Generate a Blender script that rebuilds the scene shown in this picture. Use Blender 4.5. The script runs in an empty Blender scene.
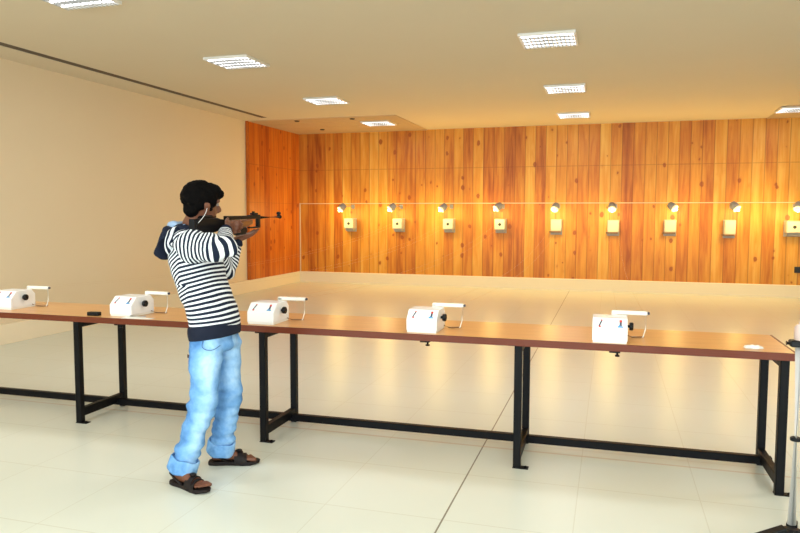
import bpy, bmesh, math, random
from mathutils import Vector, Matrix, noise
random.seed(7)
PI = math.pi
SC = bpy.context.scene
COL = SC.collection
V = Vector

# ------------------------------------------------------------------ helpers
def new_mat(name, rgb=(.8, .8, .8), rough=.5, metal=0., spec=.5, emit=None, estr=0., coat=0.):
    m = bpy.data.materials.new(name); m.use_nodes = True
    b = m.node_tree.nodes['Principled BSDF']
    b.inputs['Base Color'].default_value = (*rgb, 1)
    b.inputs['Roughness'].default_value = rough
    b.inputs['Metallic'].default_value = metal
    b.inputs['Specular IOR Level'].default_value = spec
    b.inputs['Coat Weight'].default_value = coat
    if emit:
        b.inputs['Emission Color'].default_value = (*emit, 1)
        b.inputs['Emission Strength'].default_value = estr
    return m

class NT:
    """small node-building helper"""
    def __init__(s, m):
        s.m = m; s.t = m.node_tree; s.n = s.t.nodes; s.b = s.n['Principled BSDF']
        s.tc = s.n.new('ShaderNodeTexCoord')
    def link(s, a, b): s.t.links.new(a, b)
    def put(s, sock, v):
        if hasattr(v, 'links'): s.link(v, sock)
        elif isinstance(v, (tuple, list)): sock.default_value = (*v, 1)[:len(sock.default_value)] if len(v) == 3 and len(sock.default_value) == 4 else v
        else: sock.default_value = v
    def math(s, op, a, b=0., c=0., clamp=False):
        n = s.n.new('ShaderNodeMath'); n.operation = op; n.use_clamp = clamp
        s.put(n.inputs[0], a); s.put(n.inputs[1], b); s.put(n.inputs[2], c)
        return n.outputs[0]
    def sep(s, v):
        n = s.n.new('ShaderNodeSeparateXYZ'); s.link(v, n.inputs[0]); return n.outputs
    def comb(s, x=0., y=0., z=0.):
        n = s.n.new('ShaderNodeCombineXYZ')
        for i, q in enumerate((x, y, z)): s.put(n.inputs[i], q)
        return n.outputs[0]
    def noise(s, vec, scale=5., detail=3., rough=.5, dist=0.):
        n = s.n.new('ShaderNodeTexNoise'); s.link(vec, n.inputs['Vector'])
        n.inputs['Scale'].default_value = scale; n.inputs['Detail'].default_value = detail
        n.inputs['Roughness'].default_value = rough; n.inputs['Distortion'].default_value = dist
        return n.outputs['Fac']
    def white(s, vec):
        n = s.n.new('ShaderNodeTexWhiteNoise'); n.noise_dimensions = '3D'; s.link(vec, n.inputs['Vector']); return n.outputs['Value']
    def ramp(s, f, stops):
        n = s.n.new('ShaderNodeValToRGB'); s.put(n.inputs[0], f)
        e = n.color_ramp.elements
        while len(e) < len(stops): e.new(.5)
        for q, (p, c) in zip(e, stops): q.position = p; q.color = (*c, 1)
        return n.outputs[0]
    def mix(s, f, a, b, mode='MIX'):
        n = s.n.new('ShaderNodeMix'); n.data_type = 'RGBA'; n.blend_type = mode
        s.put(n.inputs[0], f); s.put(n.inputs[6], a); s.put(n.inputs[7], b)
        return n.outputs[2]
    def bump(s, h, strength=.3, dist=.01):
        n = s.n.new('ShaderNodeBump'); s.put(n.inputs['Height'], h)
        n.inputs['Strength'].default_value = strength; n.inputs['Distance'].default_value = dist
        s.link(n.outputs[0], s.b.inputs['Normal'])
    def base(s, c): s.link(c, s.b.inputs['Base Color'])
    def attr(s, name):
        n = s.n.new('ShaderNodeAttribute'); n.attribute_name = name; return n.outputs['Fac']

def obj(name, bm, mat, parent=None, smooth=False):
    bmesh.ops.recalc_face_normals(bm, faces=bm.faces)
    me = bpy.data.meshes.new(name); bm.to_mesh(me); bm.free()
    if isinstance(mat, (list, tuple)):
        for q in mat: me.materials.append(q)
    else: me.materials.append(mat)
    if smooth:
        for p in me.polygons: p.use_smooth = True
    o = bpy.data.objects.new(name, me); COL.objects.link(o)
    if parent: o.parent = parent
    return o

def thing(name, label, cat, loc=(0, 0, 0), rotz=0., group=None):
    o = bpy.data.objects.new(name, None); COL.objects.link(o)
    o.empty_display_size = .1
    o.location = loc; o.rotation_euler = (0, 0, rotz)
    o['label'] = label; o['category'] = cat
    if group: o['group'] = group
    return o

def tag(o, label, cat, group=None):
    o['label'] = label; o['category'] = cat
    if group: o['group'] = group
    return o

def struct(name, bm, mat, parent=None):
    o = obj(name, bm, mat, parent)
    if not parent: o['kind'] = 'structure'
    return o

def copy_tree(o, parent=None):
    c = o.copy(); COL.objects.link(c); c.parent = parent
    for ch in list(o.children): copy_tree(ch, c)
    return c

def box(bm, lo, hi, bev=0., mi=0, M=None, seg=1):
    r = bmesh.ops.create_cube(bm, size=1.)
    vs = r['verts']
    lo = V(lo); hi = V(hi); c = (lo + hi) / 2; d = hi - lo
    for v in vs: v.co = V((v.co.x * d.x, v.co.y * d.y, v.co.z * d.z)) + c
    fs = {f for v in vs for f in v.link_faces}
    for f in fs: f.material_index = mi
    if bev > 0:
        es = {e for v in vs for e in v.link_edges}
        g = bmesh.ops.bevel(bm, geom=list(es), offset=bev, segments=seg, affect='EDGES', profile=.5)
        vs = list({v for f in g['faces'] for v in f.verts} | {v for v in vs if v.is_valid})
        for f in g['faces']: f.material_index = mi
    if M:
        for v in vs: v.co = M @ v.co
    return vs

def frame_of(d):
    d = d.normalized()
    up = V((0, 0, 1)) if abs(d.z) < .9 else V((1, 0, 0))
    u = d.cross(up).normalized(); v = u.cross(d).normalized()
    return u, v

def tube(bm, pts, r, n=12, mi=0, caps=True):
    pts = [V(p) for p in pts]
    rr = r if isinstance(r, (list, tuple)) else [r] * len(pts)
    rings = []; pu = None
    for i, p in enumerate(pts):
        if i == 0: d = pts[1] - p
        elif i == len(pts) - 1: d = p - pts[i - 1]
        else: d = (pts[i + 1] - p).normalized() + (p - pts[i - 1]).normalized()
        d.normalize()
        if pu is None: u, v = frame_of(d)
        else:
            u = (pu - d * pu.dot(d)).normalized(); v = d.cross(u).normalized()
        pu = u
        rings.append([bm.verts.new(p + (u * math.cos(2 * PI * k / n) + v * math.sin(2 * PI * k / n)) * rr[i]) for k in range(n)])
    for a, b in zip(rings, rings[1:]):
        for k in range(n):
            f = bm.faces.new((a[k], a[(k + 1) % n], b[(k + 1) % n], b[k])); f.material_index = mi
    if caps:
        for rg in (rings[0], rings[-1]):
            f = bm.faces.new(rg); f.material_index = mi
    return rings

def lathe(bm, prof, o=(0, 0, 0), axis=V((0, 0, 1)), n=24, mi=0):
    o = V(o); axis = V(axis).normalized(); u, v = frame_of(axis)
    rings = []
    for r, h in prof:
        rings.append([bm.verts.new(o + axis * h + (u * math.cos(2 * PI * k / n) + v * math.sin(2 * PI * k / n)) * max(r, 1e-5)) for k in range(n)])
    for a, b in zip(rings, rings[1:]):
        for k in range(n):
            f = bm.faces.new((a[k], a[(k + 1) % n], b[(k + 1) % n], b[k])); f.material_index = mi
    for rg in (rings[0], rings[-1]):
        f = bm.faces.new(rg); f.material_index = mi

def prism(bm, prof, x0, x1, axis='x', bev=0., mi=0):
    """closed profile extruded along an axis; prof = pairs in the two other axes"""
    def P(a, b, t):
        return V((t, a, b)) if axis == 'x' else (V((a, t, b)) if axis == 'y' else V((a, b, t)))
    A = [bm.verts.new(P(a, b, x0)) for a, b in prof]; B = [bm.verts.new(P(a, b, x1)) for a, b in prof]
    fs = [bm.faces.new(A), bm.faces.new(B)]
    n = len(prof)
    for k in range(n): fs.append(bm.faces.new((A[k], A[(k + 1) % n], B[(k + 1) % n], B[k])))
    for f in fs: f.material_index = mi
    if bev > 0:
        es = {e for f in fs for e in f.edges}
        g = bmesh.ops.bevel(bm, geom=list(es), offset=bev, segments=2, affect='EDGES', profile=.5)
        for f in g['faces']: f.material_index = mi

# ------------------------------------------------------------------ room numbers (metres)
XL, XR, YB, YW, ZC = -6.65, 6.6, -4.2, 14.14, 3.242
WOODY = 14.08            # face of the far boarding
WOODX = -6.585           # face of the side boarding
ZPL = .232               # top of the plinth
PANY = 11.85             # front edge of the side boarding
TOPZ = .7716

# ------------------------------------------------------------------ materials
def wood_wall(name, axis, tint=(1., 1., 1.)):
    m = new_mat(name, rough=.42, spec=.35); t = NT(m)
    s = t.sep(t.tc.outputs['Object']); c = s[axis]; z = s[2]
    # boards of slightly different widths
    wob = t.math('MULTIPLY', t.noise(t.comb(t.math('MULTIPLY', c, .9)), 1., 0.), .35)
    u = t.math('ADD', t.math('DIVIDE', c, .205), wob)
    idn = t.math('FLOOR', u); fr = t.math('FRACT', u)
    seg = t.math('ADD', t.math('GREATER_THAN', z, 1.732), t.math('GREATER_THAN', z, 2.444))
    rnd = t.white(t.comb(idn, t.math('MULTIPLY', seg, 0.), 3.))
    rnd2 = t.white(t.comb(idn, t.math('MULTIPLY', seg, .0), 9.))
    grain = t.noise(t.comb(t.math('ADD', t.math('MULTIPLY', c, 16.), t.math('MULTIPLY', rnd, 40.)), t.math('MULTIPLY', rnd, 9.), t.math('MULTIPLY', z, 1.1)), 1., 5., .6, .6)
    broad = t.noise(t.comb(t.math('MULTIPLY', c, 5.), t.math('MULTIPLY', rnd, 7.), t.math('MULTIPLY', z, .7)), 1., 2.)
    f = t.math('ADD', t.math('MULTIPLY', grain, .55), t.math('MULTIPLY', t.math('ADD', t.math('MULTIPLY', rnd, .6), t.math('MULTIPLY', rnd2, .4)), .40))
    f = t.math('ADD', f, t.math('MULTIPLY', t.math('SUBTRACT', broad, .5), .5))
    colr = t.ramp(f, [(.22, (.32, .08, .008)), (.36, (.52, .17, .018)), (.54, (.68, .30, .036)), (.78, (.80, .47, .10))])
    # knots
    vo = t.n.new('ShaderNodeTexVoronoi'); vo.inputs['Scale'].default_value = 1.
    wv = t.noise(t.comb(t.math('MULTIPLY', c, 9.), 0., t.math('MULTIPLY', z, 9.)), 1., 2.)
    t.link(t.comb(t.math('ADD', t.math('MULTIPLY', c, 6.2), t.math('MULTIPLY', wv, .25)), 0., t.math('ADD', t.math('MULTIPLY', z, 4.4), t.math('MULTIPLY', wv, .25))), vo.inputs['Vector'])
    vr = t.sep(vo.outputs['Color'])
    rad = t.math('MULTIPLY', t.math('POWER', vr[0], 1.6), .26)
    k = t.math('SUBTRACT', rad, vo.outputs['Distance'])
    k = t.math('MULTIPLY', k, 22., clamp=True)
    colr = t.mix(t.math('MULTIPLY', k, .85), colr, (.22, .05, .008))
    rad2 = t.math('MULTIPLY', vr[0], .38)
    k2 = t.math('MULTIPLY', t.math('SUBTRACT', rad2, vo.outputs['Distance']), 4., clamp=True)
    colr = t.mix(t.math('MULTIPLY', k2, .45), colr, (.50, .13, .015))
    # joints between boards and the two butt seams
    e = t.math('MINIMUM', fr, t.math('SUBTRACT', 1., fr))
    j = t.math('SUBTRACT', 1., t.math('MULTIPLY', e, 16., clamp=True))
    s1 = t.math('LESS_THAN', t.math('ABSOLUTE', t.math('SUBTRACT', z, 1.716)), .006)
    s2 = t.math('LESS_THAN', t.math('ABSOLUTE', t.math('SUBTRACT', z, 2.444)), .009)
    j = t.math('MAXIMUM', t.math('MAXIMUM', t.math('MULTIPLY', j, .7), t.math('MULTIPLY', s1, .3)), t.math('MULTIPLY', s2, .35))
    colr = t.mix(t.math('MULTIPLY', j, .8), colr, (.16, .035, .006))
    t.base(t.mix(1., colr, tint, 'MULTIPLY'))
    t.bump(t.math('SUBTRACT', t.math('MULTIPLY', grain, .15), j), .5, .004)
    return m

M = {}
M['wood_far'] = wood_wall('pine_boards_far', 0)
M['wood_side'] = wood_wall('pine_boards_side_shaded', 1, (.86, .55, .42))  # same boards as the far wall; the side's shade is put into the tint

def plaster(name, rgb, rough=.75):
    m = new_mat(name, rgb, rough, spec=.25); t = NT(m)
    n = t.noise(t.tc.outputs['Object'], .9, 3.)
    t.base(t.mix(t.math('MULTIPLY', n, .35), rgb, tuple(q * .88 for q in rgb)))
    t.bump(t.noise(t.tc.outputs['Object'], 60., 2.), .08, .002)
    return m
M['wall'] = plaster('cream_paint', (.76, .64, .46), .6)
M['plinth'] = plaster('pale_plinth', (.84, .74, .56), .5)
M['ceil'] = plaster('ceiling_paint', (.73, .645, .50))
M['ceil2'] = plaster('ceiling_panel_darker', (.56, .42, .27))
M['slot'] = new_mat('dark_slot', (.10, .07, .05), .7)

def floor_mat():
    m = new_mat('vitrified_tile', (.7, .68, .58), .25, spec=.4); t = NT(m)
    s = t.sep(t.tc.outputs['Object'])
    ux = t.math('DIVIDE', t.math('ADD', s[0], .756), .618); uy = t.math('DIVIDE', t.math('SUBTRACT', s[1], 3.836), .618)
    def line(u, w):
        f = t.math('FRACT', t.math('ADD', u, 100.)); e = t.math('MINIMUM', f, t.math('SUBTRACT', 1., f))
        return t.math('LESS_THAN', e, w)
    g = t.math('MAXIMUM', line(ux, .004), line(uy, .006))
    rnd = t.white(t.comb(t.math('FLOOR', ux), t.math('FLOOR', uy)))
    cl = t.noise(t.tc.outputs['Object'], 1.6, 5., .6, .8)
    c = t.mix(t.math('ADD', t.math('MULTIPLY', cl, .5), t.math('MULTIPLY', rnd, .25)), (.71, .74, .67), (.665, .695, .615))
    c = t.mix(t.math('MULTIPLY', g, .30), c, (.42, .38, .26))
    # the one dark open joint and a faint pinkish-brown line across the floor
    dj = t.math('LESS_THAN', t.math('ABSOLUTE', t.math('ADD', s[0], .756)), .0045)
    c = t.mix(t.math('MULTIPLY', dj, .85), c, (.16, .14, .10))
    fl = t.math('LESS_THAN', t.math('ABSOLUTE', t.math('SUBTRACT', s[1], 4.347)), .010)
    c = t.mix(t.math('MULTIPLY', fl, .5), c, (.55, .38, .25))
    t.base(c)
    t.link(t.math('ADD', .30, t.math('MULTIPLY', rnd, .02)), t.b.inputs['Roughness'])
    return m
M['floor'] = floor_mat()

# ------------------------------------------------------------------ room shell
def slab(name, lo, hi, mat):
    bm = bmesh.new(); box(bm, lo, hi); return struct(name, bm, mat)
slab('floor', (XL - .1, YB - .1, -.1), (XR + .1, YW + .1, 0), M['floor'])
bm = bmesh.new()
# ceiling with a real slot for the linear grille by the left wall
gx0, gx1, gy1 = -6.175, -6.035, 11.6
box(bm, (XL - .1, YB - .1, ZC), (gx0, YW + .1, ZC + .12))
box(bm, (gx1, YB - .1, ZC), (XR + .1, YW + .1, ZC + .12))
box(bm, (gx0, gy1, ZC), (gx1, YW + .1, ZC + .12))
struct('ceiling', bm, M['ceil'])
slab('trim_1', (gx0 + .001, YB, ZC + .006), (gx1 - .001, gy1 - .001, ZC + .06), M['slot'])
slab('wall_left', (XL - .1, YB, 0), (XL, YW, ZC), M['wall'])
slab('wall_far', (XL, YW, 0), (XR, YW + .1, ZC), M['wall'])
slab('wall_right', (XR, YB, 0), (XR + .1, YW, ZC), M['wall'])
# back wall behind the photographer with window openings
bm = bmesh.new()
wins = [(-5.2, -2.8), (-1.6, .8), (2.0, 4.4)]
xs = [XL] + [q for w in wins for q in w] + [XR]
for a, b in zip(xs[0::2], xs[1::2]): box(bm, (a, YB - .1, 0), (b, YB, ZC))
for a, b in wins:
    box(bm, (a, YB - .1, 0), (b, YB, .9)); box(bm, (a, YB - .1, 2.6), (b, YB, ZC))
struct('wall_back', bm, M['wall'])
M['winframe'] = new_mat('window_frame_white', (.8, .8, .78), .4)
for i, (a, b) in enumerate(wins):
    bm = bmesh.new()
    for x0, x1 in ((a, a + .05), ((a + b) / 2 - .025, (a + b) / 2 + .025), (b - .05, b)): box(bm, (x0, YB - .08, .9), (x1, YB - .02, 2.6))
    for z0, z1 in ((.9, .95), (2.55, 2.6)): box(bm, (a, YB - .08, z0), (b, YB - .02, z1))
    struct('window_%d' % (i + 1), bm, M['winframe'])

# boarding on the far wall and on the side wall, above the plinths
bm = bmesh.new(); box(bm, (WOODX, WOODY, ZPL), (XR, YW, ZC)); struct('wall_boarding_far', bm, M['wood_far'])
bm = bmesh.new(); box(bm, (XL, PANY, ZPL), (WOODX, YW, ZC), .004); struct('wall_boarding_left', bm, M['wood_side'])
bm = bmesh.new(); prism(bm, [(WOODY - .035, 0), (WOODY - .035, ZPL - .012), (WOODY - .025, ZPL), (YW, ZPL), (YW, 0)], WOODX, XR, 'x'); struct('baseboard_far', bm, M['plinth'])
bm = bmesh.new(); box(bm, (XL, YB, 0), (WOODX + .01, YW, ZPL - .001), .003); struct('baseboard_left', bm, M['plinth'])
# two thin panels of a darker tone under the ceiling, close to the boarding
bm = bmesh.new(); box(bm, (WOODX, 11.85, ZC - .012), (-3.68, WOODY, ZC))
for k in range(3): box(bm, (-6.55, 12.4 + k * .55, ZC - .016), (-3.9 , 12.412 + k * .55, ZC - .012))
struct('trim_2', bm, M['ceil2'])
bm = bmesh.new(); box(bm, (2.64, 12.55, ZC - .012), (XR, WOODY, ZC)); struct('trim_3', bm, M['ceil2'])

M['conduit'] = new_mat('white_pvc', (.70, .56, .38), .5)
bm = bmesh.new()
box(bm, (WOODX + .03, WOODY - .012, 1.716), (XR, WOODY, 1.731), .002)
c1 = obj('cable_trunking', bm, M['conduit']); tag(c1, 'thin white cable trunking running level across the boarded far wall', 'trunking')
bm = bmesh.new(); box(bm, (WOODX + .005, WOODY - .022, ZPL + .002), (WOODX + .028, WOODY, 1.736), .003)
c2 = obj('cable_trunking', bm, M['conduit']); tag(c2, 'thin white upright trunking in the corner of the boarded walls', 'trunking')

# small dark detectors in the ceiling panel
M['black'] = new_mat('black_plastic', (.012, .012, .013), .4)
for i, (x, y, l) in enumerate(((-5.66, 12.02, 'leftmost small dark fitting in the ceiling panel by the side boarding'),
                               (-5.72, 13.35, 'small dark ceiling fitting closest to the boarded corner'),
                               (-4.56, 12.02, 'small dark ceiling fitting nearest the farthest light of the left row'))):
    bm = bmesh.new(); lathe(bm, [(.05, 0), (.05, .008), (.035, .018), (.0, .018)], (x, y, ZC - .012), (0, 0, -1), 16)
    tag(obj('ceiling_fitting', bm, M['black']), l, 'fitting', 'small dark fittings in the ceiling panel')

# ------------------------------------------------------------------ ceiling lights
M['tube'] = new_mat('fluorescent_tube', (.9, .9, .9), .4, emit=(.93, .97, 1.), estr=2.)
M['louvre'] = new_mat('louvre_grey', (.45, .45, .45), .4)
M['lframe'] = new_mat('light_frame', (.80, .78, .74), .4)
M['reflector'] = new_mat('reflector_grey', (.14, .135, .13), .5)
def make_light():
    t = thing('ceiling_light', '', 'ceiling light', (0, 0, ZC), 0, 'square louvred ceiling lights')
    w = .275
    bm = bmesh.new()
    for a, b in (((-w, -w), (w, -w + .018)), ((-w, w - .018), (w, w)), ((-w, -w + .018), (-w + .018, w - .018)), ((w - .018, -w + .018), (w, w - .018))):
        box(bm, (*a, -.028), (*b, 0), .002)
    obj('frame', bm, M['lframe'], t)
    bm = bmesh.new(); box(bm, (-w + .018, -w + .018, -.004), (w - .018, w - .018, -.001)); obj('reflector', bm, M['reflector'], t)
    for k in range(4):
        y = -.189 + k * .126
        bm = bmesh.new(); tube(bm, [(-.252, y, -.018), (.252, y, -.018)], .017, 12)
        obj('lamp_tube', bm, M['tube'], t, True)
    bm = bmesh.new()
    for k in range(3):
        y = -.126 + k * .126
        box(bm, (-.256, y - .003, -.030), (.256, y + .003, -.005))
    for k in range(13):
        x = -.245 + k * .0408
        box(bm, (x - .0045, -.256, -.0385), (x + .0045, .256, -.0355))
    obj('louvre', bm, M['louvre'], t)
    return t
lamps = [(-4.19, 4.70, 'near ceiling light cut by the top edge, first of the left row'),
         (-4.155, 7.24, 'second nearest ceiling light in the left row, above the shooter'),
         (-4.23, 10.05, 'third ceiling light of the left row, short of the ceiling panel'),
         (-4.27, 12.68, 'farthest ceiling light of the left row, set in the darker ceiling panel'),
         (-.64, 7.20, 'nearest and largest ceiling light in the right row'),
         (-.65, 10.02, 'middle ceiling light of the right row'),
         (-.67, 12.68, 'farthest ceiling light of the right row, close to the boarded wall'),
         (2.85, 12.90, 'ceiling light cut by the right edge, near the boarded wall')]
L0 = make_light()
def area(name, loc, rot, sx, sy, power, col, spread=PI):
    d = bpy.data.lights.new(name, 'AREA'); d.shape = 'RECTANGLE'; d.size = sx; d.size_y = sy; d.energy = power; d.color = col
    d.spread = spread
    o = bpy.data.objects.new(name, d); COL.objects.link(o); o.location = loc; o.rotation_euler = rot
    return o
P_FIX = 6.5
for i, (x, y, l) in enumerate(lamps):
    t = L0 if i == 0 else copy_tree(L0)
    z = ZC - (.0125 if (i in (3, 7)) else 0.)
    t.location = (x, y, z); t['label'] = l
    area('ceiling_light_glow', (x, y, z - .045), (0, 0, 0), .5, .5, P_FIX if y > 6 else 17., (1., .97, .92))
# fixtures of the same rows that the photo does not show
for x, y in ((-.64, 4.9), (2.85, 10.0), (2.85, 7.2), (2.85, 4.9), (-4.2, 2.), (-.64, 2.), (2.85, 2.), (-4.2, -1.), (-.64, -1.), (2.85, -1.)):
    area('ceiling_light_glow', (x, y, ZC - .035), (0, 0, 0), .5, .5, P_FIX if y > 6 else 17., (.93, .98, 1.))
for a, b in wins:
    area('window_daylight', ((a + b) / 2, YB + .02, 1.75), (PI / 2, 0, 0), 2.3, 1.6, 165., (.80, .93, 1.))

# ------------------------------------------------------------------ targets and their lamps on the far wall
M['tbox'] = new_mat('target_box_cream', (.52, .47, .38), .6)
M['card'] = new_mat('target_card', (.60, .56, .46), .7)
M['dot'] = new_mat('bullseye_black', (.02, .02, .02), .6)
M['catch'] = new_mat('pellet_trap_grey', (.36, .35, .34), .5)
M['rust'] = new_mat('brown_bracket', (.22, .11, .05), .6)
M['greylamp'] = new_mat('lamp_grey', (.26, .26, .28), .5)
M['bulb'] = new_mat('lit_bulb', (1, .9, .6), .3, emit=(1., .80, .42), estr=5.)
tx = [-5.355, -4.270, -3.190, -2.130, -1.035, .040, 1.063, 2.085, 3.125]
tz = [1.297, 1.297, 1.297, 1.297, 1.285, 1.275, 1.283, 1.270, 1.285]
tl = ['square target box with black dot, closest to the boarded wall corner',
      'target box with black dot, second from the boarded wall corner',
      'target box with black dot, third from the boarded wall corner',
      'rightmost of the four left target boxes with black dot, straight past the rifle muzzle',
      'plain cream target box without dot, middle of the nine targets',
      'plain pale target box on a brown bracket, sixth from the wall corner',
      'beige target box on a brown bracket, seventh from the wall corner',
      'tall narrow cream target box on a brown bracket, eighth from the wall corner',
      'target box with dot cut by the right edge of the photo']
for i, (x, z) in enumerate(zip(tx, tz)):
    t = thing('target_box', tl[i], 'target', (x, WOODY, z), 0, 'target boxes on the boarded wall')
    if i < 4 or i == 8: w, h, d = .105, .105, .20
    elif i == 7: w, h, d = .095, .13, .14
    else: w, h, d = .105, .115, .12
    if i == 8: w = .13
    bm = bmesh.new(); box(bm, (-w, -d, -h), (w, 0, h), .006); obj('housing', bm, M['tbox'], t)
    bm = bmesh.new(); box(bm, (-w - .006, -.005, -h - .07), (w + .006, 0, h + .006), .001); obj('wall_mount', bm, M['catch'], t)
    bm = bmesh.new(); box(bm, (-w + .015, -d - .004, -h + .015), (w - .015, -d, h - .015)); obj('card', bm, M['card'], t)
    if i < 4 or i == 8:
        bm = bmesh.new(); lathe(bm, [(.030, 0), (.030, .002)], (0, -d - .004, 0), (0, -1, 0), 20)
        obj('bullseye', bm, M['dot'], t)
        bm = bmesh.new(); prism(bm, [(-d + .03, -h), (-d + .05, -h - .05), (0, -h - .06), (0, -h)], -w + .02, w - .02, 'x'); obj('pellet_trap', bm, M['catch'], t)
    else:
        bm = bmesh.new(); box(bm, (-w - .03, -d - .01, -h - .025), (w - .02, 0, -h), .003); obj('bracket', bm, M['rust'], t)

# lamp: wall plate, arm, tilted can, bulb.  Bulb and can places as they stand out from the wall
bulbs = [(-5.487, 1.528), (-4.412, 1.536), (-3.334, 1.528), (-2.247, 1.536), (-1.062, 1.545), (.009, 1.545), (1.160, 1.557), (2.190, 1.540), (3.090, 1.54)]
cans = [(-5.428, 1.618), (-4.330, 1.623), (-3.255, 1.618), (-2.145, 1.634), (-1.038, 1.622), (.007, 1.622), (1.080, 1.632), (2.120, 1.634), (3.117, 1.628)]
ll = ['grey lamp on an arm lighting the target closest to the wall corner',
      'grey lamp above the second target from the wall corner',
      'grey lamp above the third target from the wall corner',
      'grey lamp above the last dotted target of the left four',
      'pale grey lamp above the plain middle target',
      'pale grey lamp above the sixth target from the wall corner',
      'grey lamp above the beige seventh target, bulb to its right',
      'dark grey lamp above the tall narrow eighth target',
      'grey lamp at the right edge of the photo above the last target']
for i, (x, z) in enumerate(bulbs):
    bx = tx[i]; side = x - bx
    B = V((x - bx - .03, -.50, z - 1.66)); A = V((0, -.012, -.02))
    C0 = V((cans[i][0] - bx - .03, -.42, cans[i][1] - 1.66))
    t = thing('target_lamp', ll[i], 'lamp', (bx + .03, WOODY, 1.66), 0, 'lamps over the targets')
    bm = bmesh.new(); box(bm, (-.035, -.014, -.05), (.035, 0, .04), .003); obj('wall_plate', bm, M['greylamp'], t)
    bm = bmesh.new(); tube(bm, [A, V((0, -.15, .005)), V((C0.x * .6, -.32, .0)), C0 + V((0, .02, .03))], .008, 8); obj('arm', bm, M['greylamp'], t, True)
    d = (B - C0).normalized()
    bm = bmesh.new(); lathe(bm, [(.03, -.11), (.055, -.10), (.074, -.03), (.074, .045), (.066, .045), (.055, 0), (.03, -.04)], C0, d, 20); obj('shade', bm, M['greylamp'], t, True)
    bm = bmesh.new(); bmesh.ops.create_icosphere(bm, subdivisions=2, radius=.026)
    for v in bm.verts: v.co += C0 + d * .075
    obj('bulb', bm, M['bulb'], t, True)
    pl = bpy.data.lights.new('target_lamp_glow', 'POINT'); pl.energy = 18.5; pl.color = (1., .69, .20); pl.shadow_soft_size = .11
    po = bpy.data.objects.new('target_lamp_glow', pl); COL.objects.link(po)
    po.location = V((bx + .03, WOODY, 1.66)) + C0 + d * .13 + V((0, 0, -.01))

# black socket by the right edge
bm = bmesh.new(); box(bm, (3.19, WOODY - .03, .455), (3.30, WOODY, .565), .006)
tag(obj('wall_socket', bm, M['black']), 'small black socket low on the boarding at the right edge', 'socket')

# ------------------------------------------------------------------ the long shooting bench
def laminate():
    m = new_mat('beech_laminate', (.62, .32, .12), .28, spec=.45); t = NT(m)
    s = t.sep(t.tc.outputs['Object'])
    g = t.noise(t.comb(t.math('MULTIPLY', s[0], .8), t.math('MULTIPLY', s[1], 14.), 0.), 2., 5., .6, .4)
    t.base(t.ramp(g, [(.25, (.56, .27, .095)), (.5, (.66, .345, .13)), (.8, (.72, .41, .17))]))
    return m
M['lam'] = laminate()
M['edge'] = new_mat('red_brown_edge', (.13, .024, .007), .35, spec=.3)
def steel():
    m = new_mat('black_painted_steel', (.004, .004, .005), .45, spec=.12); t = NT(m)
    n = t.noise(t.tc.outputs['Object'], 30., 3.)
    t.link(t.math('ADD', .35, t.math('MULTIPLY', n, .2)), t.b.inputs['Roughness'])
    return m
M['steel'] = steel()
bench = thing('shooting_bench', 'long bench with tan laminate top, red-brown edge and black steel legs across the room', 'table', (.043, 0, 0), .0106)
BX0, BX1, BF, BBK = -5.55, .947, 4.0, 4.60
bm = bmesh.new(); box(bm, (BX0, BF + .012, TOPZ - .036), (BX1 - .012, BBK, TOPZ), .002); obj('tabletop', bm, M['lam'], bench)
bm = bmesh.new(); box(bm, (BX0, BF, TOPZ - .040), (BX1, BF + .0115, TOPZ + .0005), .002)
box(bm, (BX1 - .0115, BF + .0115, TOPZ - .040), (BX1, BBK, TOPZ + .0005), .002); obj('edge_band', bm, M['edge'], bench)
lw = .022
for n, X in enumerate((-5.10, -3.599, -2.147, -.4995, .892)):
    for Y in (4.045, 4.51):
        bm = bmesh.new(); box(bm, (X - lw, Y - lw, .004 if Y < 4.2 else .0), (X + lw, Y + lw, TOPZ - .04), .003)
        o = obj('leg', bm, M['steel'], bench)
        if Y < 4.2:
            bm = bmesh.new(); box(bm, (X - lw - .002, Y - lw - .002, 0), (X + lw + .045, Y + lw + .002, .005), .001)
            lathe(bm, [(.009, 0), (.009, .006), (.004, .009)], (X + lw + .028, Y, .005), (0, 0, 1), 10)
            obj('foot_plate', bm, M['steel'], o)
    bm = bmesh.new(); box(bm, (X - .02, 4.045 + lw, .045), (X + .02, 4.51 - lw, .105), .003); obj('cross_bar', bm, M['steel'], bench)
    bm = bmesh.new(); box(bm, (X - .02, 4.045 + lw, TOPZ - .085), (X + .02, 4.51 - lw, TOPZ - .04), .003); obj('top_rail', bm, M['steel'], bench)
bm = bmesh.new(); box(bm, (BX0, 4.415, .030), (BX1 - .01, 4.455, .078), .003); obj('stretcher', bm, M['steel'], bench)
ca = math.cos(.0106); sa = math.sin(.0106)
def onb(x, y, z=TOPZ + .0006):   # a point of the bench's own frame -> world
    return V((ca * x - sa * y, sa * x + ca * y, z))

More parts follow.
